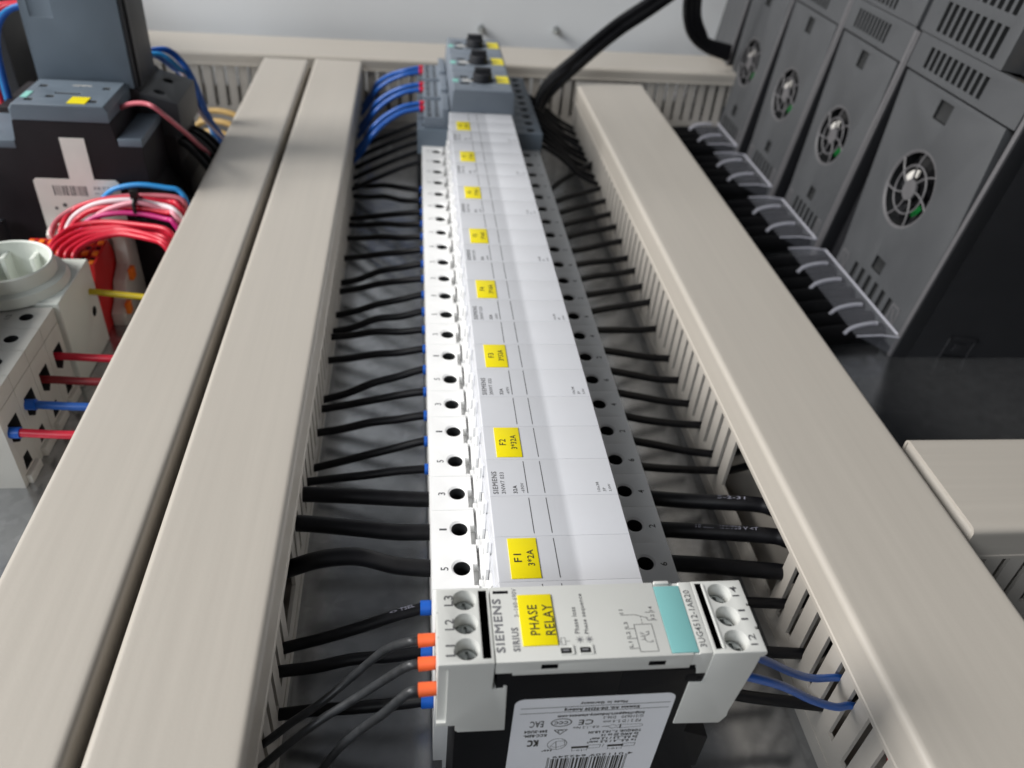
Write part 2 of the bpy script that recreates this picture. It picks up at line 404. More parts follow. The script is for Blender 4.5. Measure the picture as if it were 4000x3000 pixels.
# ================================================================== BLACK WIRES LEFT AND RIGHT OF THE FUSE ROW
TN_L = ['1', '3', '5']; TN_R = ['2', '4', '6']
endsL = {-2: (-33, -36.7), -1: (-19.9, -27.2), 0: (-8.5, -28.5), 1: (14.5, -15.7), 2: (36.4, -15.7), 3: (57, -21), 4: (70.9, -26.8), 5: (93.3, -37.7), 6: (114, -34), 7: (131, -36),
         8: (143, -38), 9: (171.5, -35.4), 10: (187.8, -34), 11: (203, -37), 12: (221, -39), 13: (247, -41), 14: (262, -41), 15: (293, -40), 16: (318, -41), 17: (337, -41), 18: (352, -41), 19: (390, -42), 20: (410, -42)}
def snap(y): return round(y/10)*10
for k in range(-2, 21):
    unit, pole = (k+2)//3, (k+2) % 3
    y0 = 18*k; ye, ze = endsL[k]
    thick = k in (1, 2, 3)
    r = 3.3 if thick else (2.1 if k <= 0 else 1.92+R.uniform(-.06, .06))
    ys = snap(ye) if not thick else ye
    bow = R.uniform(-3, 5)
    dy_ = ys-y0; hump = 6.5 if k == 1 else 0
    mid1 = (-55, y0+dy_*.22+R.uniform(-.4, .4), -22+(ze+22)*.22+R.uniform(-.6, .6)+hump*.3)
    mid2 = (-68, y0+dy_*.50+R.uniform(-.7, .7), -22+(ze+22)*.45+R.uniform(-.8, .8)+hump)
    mid3 = (-81, y0+dy_*.78+R.uniform(-.4, .4), -22+(ze+22)*.78+hump*.8)
    pts = [(-37, y0, -22), (-43.5, y0, -22), mid1, mid2, mid3, (-92.5, ys, ze), (-98, ys+(ys-y0)*.1, ze-1.5), (-112, ys+8, min(ze-4, -30))]
    lab = '%s black wire entering terminal %s on the left side of fuse holder F%d' % ('thick' if thick else 'thin', TN_L[pole], unit+1)
    dec = None
    if k == 0:
        p, q = Vector(mid1), Vector(mid3); dd = (p-q).normalized(); up = Vector((0, 0, 1)); sd = up.cross(dd)
        dec = MB().text('<> TSEL', Vector((-56, mid1[1]+(mid2[1]-mid1[1])*.25-.6, -22+2.2)), dd, sd, 9, 1.3, 1)
    o = build('black_wire', MB().tube(pts, r, 0, 12), [cable_m, white_ink], angle=50, decal=dec); tag(o, lab, 'wire', 'black wires left of the fuse row')
    if not thick:
        build('ferrule', MB().tube([(-39.5, y0, -22), (-42.9, y0, -22)] if k > 0 else [(-39.5, y0, -22), (-45.3, y0, -22)], r*1.3, 0, 18, 1), [blue_m], o, angle=50)

endsR = {-2: (-39, -31), 0: (1.5, -27), 1: (9, -19), 2: (21, -12), 3: (38, -12), 4: (75, -32.8), 5: (87, -31.5), 6: (111, -30.5), 7: (134.8, -33), 8: (148.7, -33), 9: (173, -33), 10: (199, -33), 11: (222, -27),
         12: (242, -28), 13: (258, -28), 14: (276, -30), 15: (300, -28), 16: (317, -27), 17: (338, -27), 18: (356, -26), 19: (377, -25), 20: (420, -22), -1: (-18, -30)}
for k in range(-2, 21):
    unit, pole = (k+2)//3, (k+2) % 3
    y0 = 18*k; ye, ze = endsR[k]; thick = k in (1, 2, 3)
    r = 3.3 if thick else (2.1 if k <= 0 else 1.92+R.uniform(-.06, .06))
    ys = snap(ye) if not thick else ye
    p1 = (50, y0+(ys-y0)*.06, -22); p2 = (65, y0+(ys-y0)*.42+R.uniform(-.4, .4), -22+(ze+22)*.42+R.uniform(-.5, .5)); p3 = (81, y0+(ys-y0)*.76+R.uniform(-.4, .4), -22+(ze+22)*.8)
    pts = [(41, y0, -22), p1, p2, p3, (94, ys, ze), (100, ys+(ys-y0)*.1, ze-1), (114, ys+8, min(ze-5, -28))]
    lab = '%s black wire entering terminal %s on the right side of fuse holder F%d' % ('thick' if thick else 'thin', TN_R[pole], unit+1)
    dec = None
    if k in (2, 3):
        s_ = {3: '5-2-31', 2: '10 mm  450/750 V <T'}[k]
        a_, b_ = Vector(p2), Vector(p3); dd = (b_-a_).normalized(); sd = Vector((0, 0, 1)).cross(dd).normalized(); nn = dd.cross(sd)
        wd = {3: 11, 2: 24}[k]; st = {3: Vector(p3)-dd*3, 2: a_.lerp(b_, .05)}[k]
        dec = MB().text(s_, st+nn*(3.25)-sd*.9, dd, sd, wd, 1.7, 1)
    o = build('black_wire', MB().tube(pts, r, 0, 12), [cable_m, white_ink], angle=50, decal=dec); tag(o, lab, 'wire', 'black wires right of the fuse row')

# ================================================================== PHASE RELAY
rel = thing('phase_relay', 'light grey and black relay with yellow PHASE RELAY sticker, in front of the fuse row', 'relay', (0, 0, -50))
ZR = 97.75
YF, YB = -68.6, -46.1
h = MB()
h.prism([(-37, 0), (35.4, 0), (35.4, 56), (27.5, 60), (27.5, 88), (24.6, 90.5), (-27.3, 92.5), (-27.3, 84), (-37, 66)], 'y', YF+.35, YB-.1)
hc = MB().box(34.2, 37, YF-1, YF+4, 8, 12).box(34.2, 37, YF-1, YF+4, 22, 26).box(34.2, 37, YF-1, YF+4, 36, 40).box(4.8, 4.95, YF-1, YF+.5, 80, 93)
build('housing', h, [black_pl], rel, bevel=.35, cut=hc)
# front cap
c = MB().box(-27.9, 21.9, YF, YB, ZR-4.6, ZR)
c.box(-23.6, 21.9, YF+.02, YF+1, ZR-5.7, ZR-3)
cc = MB().box(-16.6, -12.4, YF-1, YF+2.5, ZR-3.4, ZR-1.5, 3).box(10.8, 15.2, YF-1, YF+2.5, ZR-3.9, ZR-2.1, 3)
cc.box(16.35, 23.6, -68.05, -45, ZR-.35, ZR+1, 0)
d = MB(); zt = ZR+.05
d.quad((-27.2, -48.2, zt), E1_, UP, 4.0, .9, 3); d.quad((-27.2, -47.5, zt+.02), E1_, UP, 4.0, .2, 2)
for x in (-11.6, -6.7):
    d.quad((x, -66.8, zt), E1_, UP, 2.7, 1.6, 3); d.quad((x+.5, -66.1, zt+.02), E1_, UP, 1.6, .5, 1)
    d.box(x+2.75, x+3.35, -67.2, -64.6, ZR-.5, ZR+.3, 0); d.box(x-.1, x+2.75, -67.3, -66.85, ZR-.5, ZR+.2, 0)
d.text('SIEMENS', (-25.35, -65.9, zt), UP, LT, 15.9, 2.15, 1, bold=True)
d.text('SIRIUS', (-21.6, -65.7, zt), UP, LT, 6.8, 1.7, 1, bold=True)
d.text('3~160-690V', (-20.95, -55.6, zt), UP, LT, 9.0, 1.25, 1)
d.text('Phase loss', (-6.0, -61.2, zt), UP, LT, 8.0, 1.25, 2); d.text('Phase sequence', (-3.3, -61.4, zt), UP, LT, 12.4, 1.45, 2)
for x in (-6.3, -3.9):
    d.cyl((x, -63), 'z', .52, zt, zt+.01, 12, 1)
    for q in range(8):
        t_ = q*math.pi/4; d.line((x, -63, zt), (1, 0, 0), UP, [(.6*math.cos(t_), .6*math.sin(t_)), (1.05*math.cos(t_), 1.05*math.sin(t_))], .12, 2)
d.line((-10.6, -63.3, zt), (1, 0, 0), UP, [(-.5, -1), (.55, -1), (.55, 1), (-.5, 1)], .12, 2, True)
d.line((-10.6, -63.3, zt), (1, 0, 0), UP, [(.0, -.0), (0.01, 0)], .1, 2); d.line((-10.6, -63.3, zt), (1, 0, 0), UP, [(.6, 0), (1.7, 0)], .12, 2); d.line((-10.6, -63.3, zt), (1, 0, 0), UP, [(-1.7, 0), (-.6, 0)], .12, 2)
# wiring diagram
X0 = (0, 0, zt); E1 = (1, 0, 0)
d.line(X0, E1, UP, [(8.5, -67.2), (13.2, -67.2), (13.2, -59.2), (8.5, -59.2)], .16, 2, True)
for y, s_ in ((-66.2, 'L1'), (-63.3, 'L2'), (-60.4, 'L3')):
    d.line(X0, E1, UP, [(5.9, y), (8.5, y)], .16, 2); d.text(s_, (6.95, y+.35, zt), UP, LT, 1.7, 1.0, 2); d.line(X0, E1, UP, [(5.9, y), (5.9, y)], .1, 2)
d.line(X0, E1, UP, [(5.6, -56.2), (9.4, -56.2), (12.6, -57.3)], .16, 2); d.text('11', (6.5, -55.8, zt), UP, LT, 1.3, 1.1, 2)
d.line(X0, E1, UP, [(12.2, -57.2), (12.6, -58.0), (14.9, -58.0)], .16, 2); d.text('12', (14.5, -57.7, zt), UP, LT, 1.4, 1.0, 2)
d.line(X0, E1, UP, [(12.3, -55.6), (14.9, -55.6)], .16, 2); d.text('14', (14.5, -55.2, zt), UP, LT, 1.4, 1.0, 2)
for k in range(3): d.line(X0, E1, UP, [(10.8, -59.0+.9*k), (10.8, -58.5+.9*k)], .14, 2)
d.text('L1//', (10.6, -63.8, zt), UP, LT, 2.2, 1.1, 2)
d.line(X0, E1, UP, [(12.3, -64.6)]+[(11.5+1.1*math.cos(t_), -63.4+1.2*math.sin(t_)) for t_ in (-.6, -1.4, -2.3, -3.1, -3.8)]+[(11.7, -62.2)], .14, 2)
d.line(X0, E1, UP, [(11.1, -61.6), (11.9, -61.4), (11.7, -62.4)], .16, 2)
build('front_cap', c, [relay_pl, soft_ink, grey_ink, black_pl], rel, bevel=.3, cut=cc, decal=d)
# right strip with the type number
c = MB().prism([(21.95, ZR-5), (21.95, ZR-.4), (23.6, ZR-.4), (23.6, ZR), (27.15, ZR), (27.15, ZR-9), (24.5, ZR-9), (23.8, ZR-5)], 'y', YF+.25, YB-.1)
d = MB().text('3UG4512-1AR20', (26.0, -66.6, zt), UP, LT, 17.6, 1.75, 1)
build('type_strip', c, [relay_pl, grey_ink], rel, bevel=.2, decal=d)
build('teal_strip', MB().box(16.5, 23.5, -67.95, -47.45, ZR-.35, ZR+.12), teal_m, rel, bevel=.12)
build('snap_hook', MB().box(16.8, 21, -46.9, -45.9, ZR-3, ZR+.5), relay_pl, rel, bevel=.25)
d = MB().text('PHASE', (-17.4, -56.9, ZR+.42), UP, LT, 9.1, 2.55, 1, center=True).text('RELAY', (-13.5, -56.9, ZR+.42), UP, LT, 9.4, 2.6, 1, center=True)
build('name_sticker', MB().box(-20.9, -12.0, -64.4, -49.0, ZR-.02, ZR+.38), [yellow_m, ink_m], rel, bevel=.12, decal=d)
# terminal blocks
def block(side):
    if side < 0:
        poly = [(-42, ZR), (-28.2, ZR), (-28.2, 86.2), (-25.4, 86.2), (-25.4, 87.5), (-24.5, 87.2), (-23.7, 66.4), (-36.3, 66.5), (-37, 67.5), (-37, 69.8), (-42, 69.8)]
        xs, ys, sl = -34.8, (-49.8, -57.0, -64.4), (-31.0, -28.9)
        tx = [('L3', -38.9, -49.9), ('L2', -38.9, -57.2), ('L1', -38.9, -64.7)]
    else:
        poly = [(27.2, ZR), (41.3, ZR), (41.6, ZR-1.2), (41.0, ZR-2.2), (40.2, ZR-2.4), (39.9, 90), (37.9, 70), (38.1, 67.6), (36.6, 64.2), (23.2, 65), (23.4, 85.1), (26.9, 84.9), (27.2, 88)]
        xs, ys, sl = 34.3, (-50.3, -57.6, -65.0), (28.25, 29.9)
        tx = [('14', 38.6, -49.9), ('11', 38.6, -57.4), ('12', 38.6, -65.0)]
    b_ = MB().prism(poly, 'y', YF, YB); cut = MB()
    for y in ys:
        cut.cyl((xs, y), 'z', 3.1, ZR-7.5, ZR+1, 36, 0)
    cut.box(sl[0], sl[1], -67.2, -47.0, ZR-12, ZR+1, 1)
    if side < 0:
        cut.box(-43, -39.6, YF-1, YF+.9, 71.5, ZR-2.2, 0)
        for y in ys: cut.cyl((y+.1, 81), 'x', 2.7, -44, -38, 22, 1)
        for y in (-53.4, -60.7): cut.box(-43, -41.5, y-.25, y+.25, 80, ZR+1, 0)
    else:
        for y in (-54, -61.3): cut.box(40.6, 42.4, y-.6, y+.2, 80, ZR+1, 0)
        for y in ys: cut.cyl((y, 82), 'x', 2.4, 37, 43, 22, 1)
    d = MB()
    for s_, x, y in tx: d.text(s_, (x, y, zt), UP, LT, 3.3, 2.35 if side < 0 else 1.9, 2, center=True)
    B = build('terminal_block', b_, [relay_pl, black_pl, grey_ink], rel, bevel=.28, cut=cut, decal=d)
    for y in ys:
        sc = MB().cyl((xs, y), 'z', 2.8, ZR-7.4, ZR-4.4, 24)
        build('terminal_screw', sc, screw_m, B, bevel=.25, cut=MB().box(xs-2.2, xs+2.2, y-.45, y+.45, ZR-5.4, ZR-3).box(xs-.45, xs+.45, y-2.2, y+2.2, ZR-5.4, ZR-3))
    if side < 0: build('hinge_bar', MB().box(-28.6, -27.95, -64.8, -52.5, ZR-6, ZR-.2), relay_pl, B, bevel=.2)
    else:
        build('inner_wall', MB().box(29.9, 30.7, -67.3, -47.2, ZR-5, ZR+.25), relay_pl, B, bevel=.25)
        build('hinge_bar', MB().box(27.4, 28.3, -63.5, -52, ZR-6, ZR-.3), relay_pl, B, bevel=.3)
block(-1); block(1)
build('release_lever', MB().box(22.2, 26.4, YF+.1, YF+2, 85.5, 88.5).box(24.8, 26.4, YF-.3, YF+1, 86, 87.6), black_pl, rel, bevel=.3)
# rating label on the near side, printed upside down
lp = [(-21.8, 0)]; rr_ = 2.6
lp = [(-21.8, 1.5), (-21.8, 80.2-rr_)]+[(-21.8+rr_-rr_*math.cos(t_*math.pi/12), 80.2-rr_+rr_*math.sin(t_*math.pi/12)) for t_ in range(1, 6)]+[(-19.2, 80.2), (18.8, 80.2)]+[(18.8+rr_*math.sin(t_*math.pi/12), 80.2-rr_+rr_*math.cos(t_*math.pi/12)) for t_ in range(1, 6)]+[(21.4, 80.2-rr_), (21.4, 1.5)]
YL = YF+.30; yt = YL-.06
d = MB(); DX = (-1, 0, 0); DY = (0, 0, -1)
def T(s_, xr, xl, zc, h_, bold=False, m=1): d.text(s_, ((xr+xl)/2, yt, zc+50), DX, DY, xr-xl, h_, m, bold, center=True)
def LN(pts, wd=.16, closed=False): d.line((0, yt, 50), (1, 0, 0), (0, 0, 1), [(p[0], p[1]) for p in pts][::-1], wd, 1, closed)
T('Made in Germany', 8.4, -4.2, 27.4, 1.35, True)
LN([(-20, 25.9), (20.3, 25.9)], .2); LN([(-20, 23.4), (20.3, 23.4)], .2)
T('Siemens AG, DE-92220 Amberg', 12.2, -8.2, 24.6, 1.5, True)
T('http://support.industry.siemens.com', 14.0, -9.6, 21.5, 1.5, True)
T('G/210630', 14.1, 8.0, 19.6, 1.3); T('D36-2', 6.4, 2.9, 19.6, 1.3); T('PZ 2 / D 5..6 mm', 13.7, 3.2, 17.4, 1.35)
T('0,8...1,2 Nm', 2.4, -4.8, 15.2, 1.3); T('TORQUE: 7...10.3 LB.IN', 14.8, 0, 12.4, 1.3, True)
T('2x AWG 20 to 14', 14.4, 3.8, 10.5, 1.2, True); T('2x 0,5...2,5 / 1,5 mm\u00b2', 14.3, .9, 8.9, 1.3, True); T('1x 0,5...4 / 2,5 mm\u00b2', 14.1, .3, 7.2, 1.3, True)
T('S49-3UG4', -11.8, -18, 14.2, 1.3, True); T('KCC-REM-', -11.8, -18.1, 12.1, 1.3, True); T('EAC', -13.2, -16.9, 17.9, 3.2)
T('CE', .5, -3.6, 17.8, 2.6); T('360\u00b0', -9.4, -12.3, 3.8, .9, True)
# CCC oval, RCM triangle, KC mark, circle with cube, screwdriver, stripped wires
ov = [(-8.35+2.75*math.cos(t_), 18.2+1.9*math.sin(t_)) for t_ in [i*math.pi/12 for i in range(24)]]; LN(ov, .3, True); T('CCC', -6.5, -10.2, 18.2, 1.3, True)
LN([(-9.9, 14.5), (-6.3, 14.5), (-8.1, 12.1)], .25, True); LN([(-8.1+.7*math.cos(t_), 13.7+.55*math.sin(t_)) for t_ in [i*math.pi/5 for i in range(8)]], .2)
T('KC', -13.7, -16.5, 8.2, 3.2, True)
LN([(-8.3+2.7*math.cos(t_), 7.0+2.9*math.sin(t_)) for t_ in [i*math.pi/12 for i in range(24)]], .16, True)
LN([(-10.2, 5.9), (-8.8, 8.4), (-6.3, 8.6), (-6.1, 6.2), (-8.4, 5.2)], .14, True); LN([(-8.8, 8.4), (-8.4, 5.2)], .14); LN([(-8.4, 4.4), (-8.3, 5.2)], .14)
LN([(3.3, 15.1), (5.2, 15.2), (6.2, 15.9), (7.3, 15.2), (8.4, 15.7), (14.3, 15.4), (14.8, 14.8), (14.2, 14.2), (8.4, 13.9), (7.3, 14.4), (6.2, 13.8), (5.2, 14.8), (3.3, 15.1)], .13); LN([(8.4, 15.6), (8.4, 14)], .4)
for xa, xb in ((-3.7, .6), (6.6, 10.6)):
    d.box(xa, xb, yt-.005, yt, 53.9, 55.2, 1) if False else LN([(xa, 4.6), (xb, 4.6)], 1.0)
    LN([(xb, 5.4), (xb+3.7, 5.5), (xb+3.5, 3.9), (xb, 3.8)], .14, True); T('10', (xa+xb)/2+.8, (xa+xb)/2-.8, 2.9, .8); LN([(xa, 3.9), (xa, 2.6)], .12); LN([(xb, 3.7), (xb, 2.6)], .12); LN([(xa, 2.9), (xa+1, 2.9)], .12); LN([(xb-1, 2.9), (xb, 2.9)], .12)
LN([(5.2, 5.6), (4.9, 4)], .14) ; 
T('4 011209 642249', 14.5, -8.8, -.2, 1.25)
x = -10.2; rb = random.Random(3)
while x < 13:
    wd = rb.choice([.2, .2, .38, .58]); 
    if x < -9.3 or 1.6 < x < 2.5 or x > 12.2: wd = .17
    LN([(x+wd/2, -1.3 if not (x < -9.3 or 1.6 < x < 2.5 or x > 12.2) else -.4), (x+wd/2, -10)], wd); x += wd+rb.choice([.2, .2, .36, .5])
build('rating_label', MB().prism(lp, 'y', YL, YF+.5), [paper_m, ink_m], rel, decal=d)

# relay wires
G = 'grey black wires with orange ferrules at the phase relay'
for (s_, y, pts) in (('L3', -49.7, [(-49.5, -49.3, 29.5), (-56.5, -40, 12), (-66, -36, -6), (-75.3, -39.5, -13.5), (-84.6, -44.8, -16), (-92.5, -49, -19.5), (-106, -52, -30)]),
                     ('L2', -56.9, [(-49.5, -56.7, 29.5), (-56, -52, 16), (-65, -49, 2), (-75, -50, -6.5), (-84, -55, -10), (-92.5, -60, -14.5), (-106, -64, -28)]),
                     ('L1', -64.3, [(-49.5, -64.3, 29), (-56, -62, 16), (-63, -57.5, 0), (-70, -56, -13), (-77, -60, -22), (-84, -68, -28), (-92.5, -80, -34), (-106, -84, -38)])):
    wire('control_wire', 'dark grey wire with orange ferrule entering relay terminal %s' % s_, [(-41, y, 31), (-46, y, 30.6)]+pts, 1.28, grey_cable, group=G, ferrule=orange_m, fl=5.6, fr=1.38, n=14)
wire('blue_wire', 'blue wire from relay terminal 12 dropping into the wide duct, nearer one', [(38, -65, 32), (42, -65.2, 31), (55.4, -62.9, 21.5), (72, -58, 4.5), (85.7, -53.6, -8), (94, -50.5, -13.2), (104, -49, -20)], 1.25, bluew_m, group='blue wires at the right of the phase relay')
wire('blue_wire', 'blue wire from relay terminal 11 dropping into the wide duct, farther one', [(38, -57.5, 32), (42, -57.6, 31), (53.8, -54.5, 21), (68.4, -49.5, 6), (81.2, -44.5, -6), (94, -40.5, -13), (104, -38, -20)], 1.25, bluew_m, group='blue wires at the right of the phase relay')
wire('red_wire', 'red wire lying inside the wide duct behind its near slots', [(102, -150, -30), (100, -95, -24), (99.5, -72, -16), (102, -62, -12), (115, -40, -25)], 1.6, red_m)

# ================================================================== MOTOR PROTECTION BREAKERS
def breaker():
    t = thing('motor_breaker', '', 'circuit breaker', (0, 387, -50), group='slate grey motor breakers behind the fuse row')
    b_ = MB().box(-44, 46, .3, 44.7, 0, 44, 1); b_.box(-44.5, 46.5, .3, 44.7, 44, 62, 0)
    cut = MB()
    for y in (8, 22.5, 37):
        cut.cyl((38.5, y), 'z', 3, 54, 63, 18, 2); cut.cyl((-39.5, y+2), 'z', 1.8, 54, 63, 14, 2); cut.cyl((-31, y), 'z', 2.4, 54, 63, 14, 2)
        cut.box(-46, -41, y-3.4, y+3.4, 50, 58, 2); cut.box(43, 48, y-4, y+4, 48, 57, 2)
    build('housing', b_, [slate_m, coal_m, hole_m], t, bevel=.6, cut=cut)
    f = MB().prism([(-22, 62), (-20, 90.5), (-19, 91.5), (22, 91.5), (23.5, 90), (25, 62)], 'y', .5, 44.5)
    fc = MB().cyl((2, 24), 'z', 8.2, 88, 93, 28, 1).box(-14, -8, 14, 18, 90, 93, 2).box(-14, -8, 28, 32, 90, 93, 2)
    d = MB().text('I', (-5, 12, 91.6), UP, LT, None, 3, 2, center=True).text('0.63 A', (-16.5, 24, 91.6), UP, LT, 12, 1.8, 2, center=True)
    build('front_cover', f, [slate_l, coal_m, hole_m], t, bevel=.5, cut=fc, decal=d)
    x = MB().box(-40, -27, 4, 41, 62, 70).box(-27, -22, 4, 41, 62, 76); xc = MB()
    for y in (8, 14, 20, 26, 32, 38): xc.box(-37.5, -34.5, y-1.4, y+1.4, 67, 71, 1); xc.cyl((-30.5, y), 'z', 1.5, 66, 71, 12, 1)
    build('auxiliary_terminals', x, [slate_l, hole_m], t, bevel=.4, cut=xc)
    k = MB().cyl((2, 24), 'z', 7, 88, 97, 28).box(-4, 8, 22, 26, 96, 100.5)
    build('rotary_knob', k, coal_m, t, bevel=.6)
    build('name_sticker', MB().box(12.5, 21.5, 19, 35, 91.4, 91.8), yellow_m, t)
    build('colour_mark', MB().box(-19.5, -15.5, 17.5, 24, 91.4, 91.75), mint_m, t)
    build('type_print', MB().box(-12.5, -5, 20, 22, 91.4, 91.6).box(-12.5, -7, 24, 25.4, 91.4, 91.6), wt_m, t)
    return t
b0 = breaker(); b0['label'] = 'slate grey motor breaker with yellow sticker touching the white fuse row'
dup(b0, (0, 432, -50), 'slate grey motor breaker, middle one of the three behind the fuse row')
dup(b0, (0, 477, -50), 'slate grey motor breaker nearest to the far cabinet wall')
for i, (y, y1) in enumerate(((411, 402), (423, 420), (455, 452), (468, 472), (500, 506), (512, 526))):
    pos = ['nearest breaker, near one of the pair', 'nearest breaker, far one of the pair', 'middle breaker, near one of the pair', 'middle breaker, far one of the pair', 'farthest breaker, near one of the pair', 'farthest breaker, far one of the pair'][i]
    wire('blue_wire', 'blue wire arching into the left terminals of the %s' % pos, [(-39.5, y, 19), (-45, y-.5, 18.5), (-56, y-1.5, 16), (-68, (y+y1)/2, 9), (-78, y1, 0), (-85, y1+7, -13), (-98, y1+16, -33)], 1.75, bluew_m, group='blue wires at the left of the breakers', ferrule=red_m, fl=3.5, fr=1.15)
for i in range(9):
    y = 391+15*i
    wire('black_wire', 'black wire leaving the right side of the slate breakers, %s from the fuse row' % ORD[i], [(44, y, 2), (50, y, 1), (64, y+R.uniform(-3, 3), -8), (80, y+R.uniform(-4, 4), -20), (97, y+R.uniform(-5, 5), -28)], 1.7, cable_m, group='black wires right of the breakers')
for i in range(5):
    y = 388+20*i
    wire('black_wire', 'black wire low on the left side of the slate breakers, %s from the fuse row' % ORD[i], [(-42, y, -12), (-55, y-2, -16), (-75, y-6, -24), (-96, y-8, -34)], 1.7, cable_m, group='black wires left of the breakers')
# studs on the far wall
for i, (x, z) in enumerate(((17.6, 22), (91.5, 24))):
    yw = 640+x*math.tan(a)
    t = thing('stud_bolt', ['steel stud with nut on the cabinet wall behind the breaker knobs', 'steel stud with nut on the bare cabinet wall right of the breakers'][i], 'bolt', (x, yw, z), group='studs on the cabinet wall')
    build('stud', MB().cyl((0, 0), 'y', 1.7, -11, 1, 16), screw_m, t, bevel=.3)
    build('nut', MB().cyl((0, 0), 'y', 3.8, -4.5, -1, 6), screw_m, t, bevel=.4)
# black cable bundle rising to the right
for i in range(4):
    dx, dz = [(0, 0), (5, -3), (2, 5.5), (8, 2)][i]
    wire('power_cable', 'thick black cable of the bundle rising over the far duct, %s' % ['leftmost strand', 'lowest strand', 'topmost strand', 'right strand'][i],
         [(50+dx*.4, 470+6*i, -16+dz*.5), (62+dx, 500+3*i, 6+dz), (90+dx, 515, 31+dz), (121+dx, 530, 53+dz), (152+dx, 535, 74+dz), (200+dx, 545, 108+dz), (250, 560, 140+dz)], 3.4, cable_m, 'cable', 'black cable bundle at the far right')
for i in range(3):
    wire('power_cable', 'black cable hanging in a loop beside the farthest drive, %s' % ['outer strand', 'middle strand', 'inner strand'][i],
         [(186+5*i, 560, 120), (190+5*i, 560, 85), (194+5*i, 562, 62), (204+5*i, 566, 44+i), (222, 570, 32+3*i), (245, 572, 25+4*i)], 3.6, cable_m, 'cable', 'hanging black cable loop')

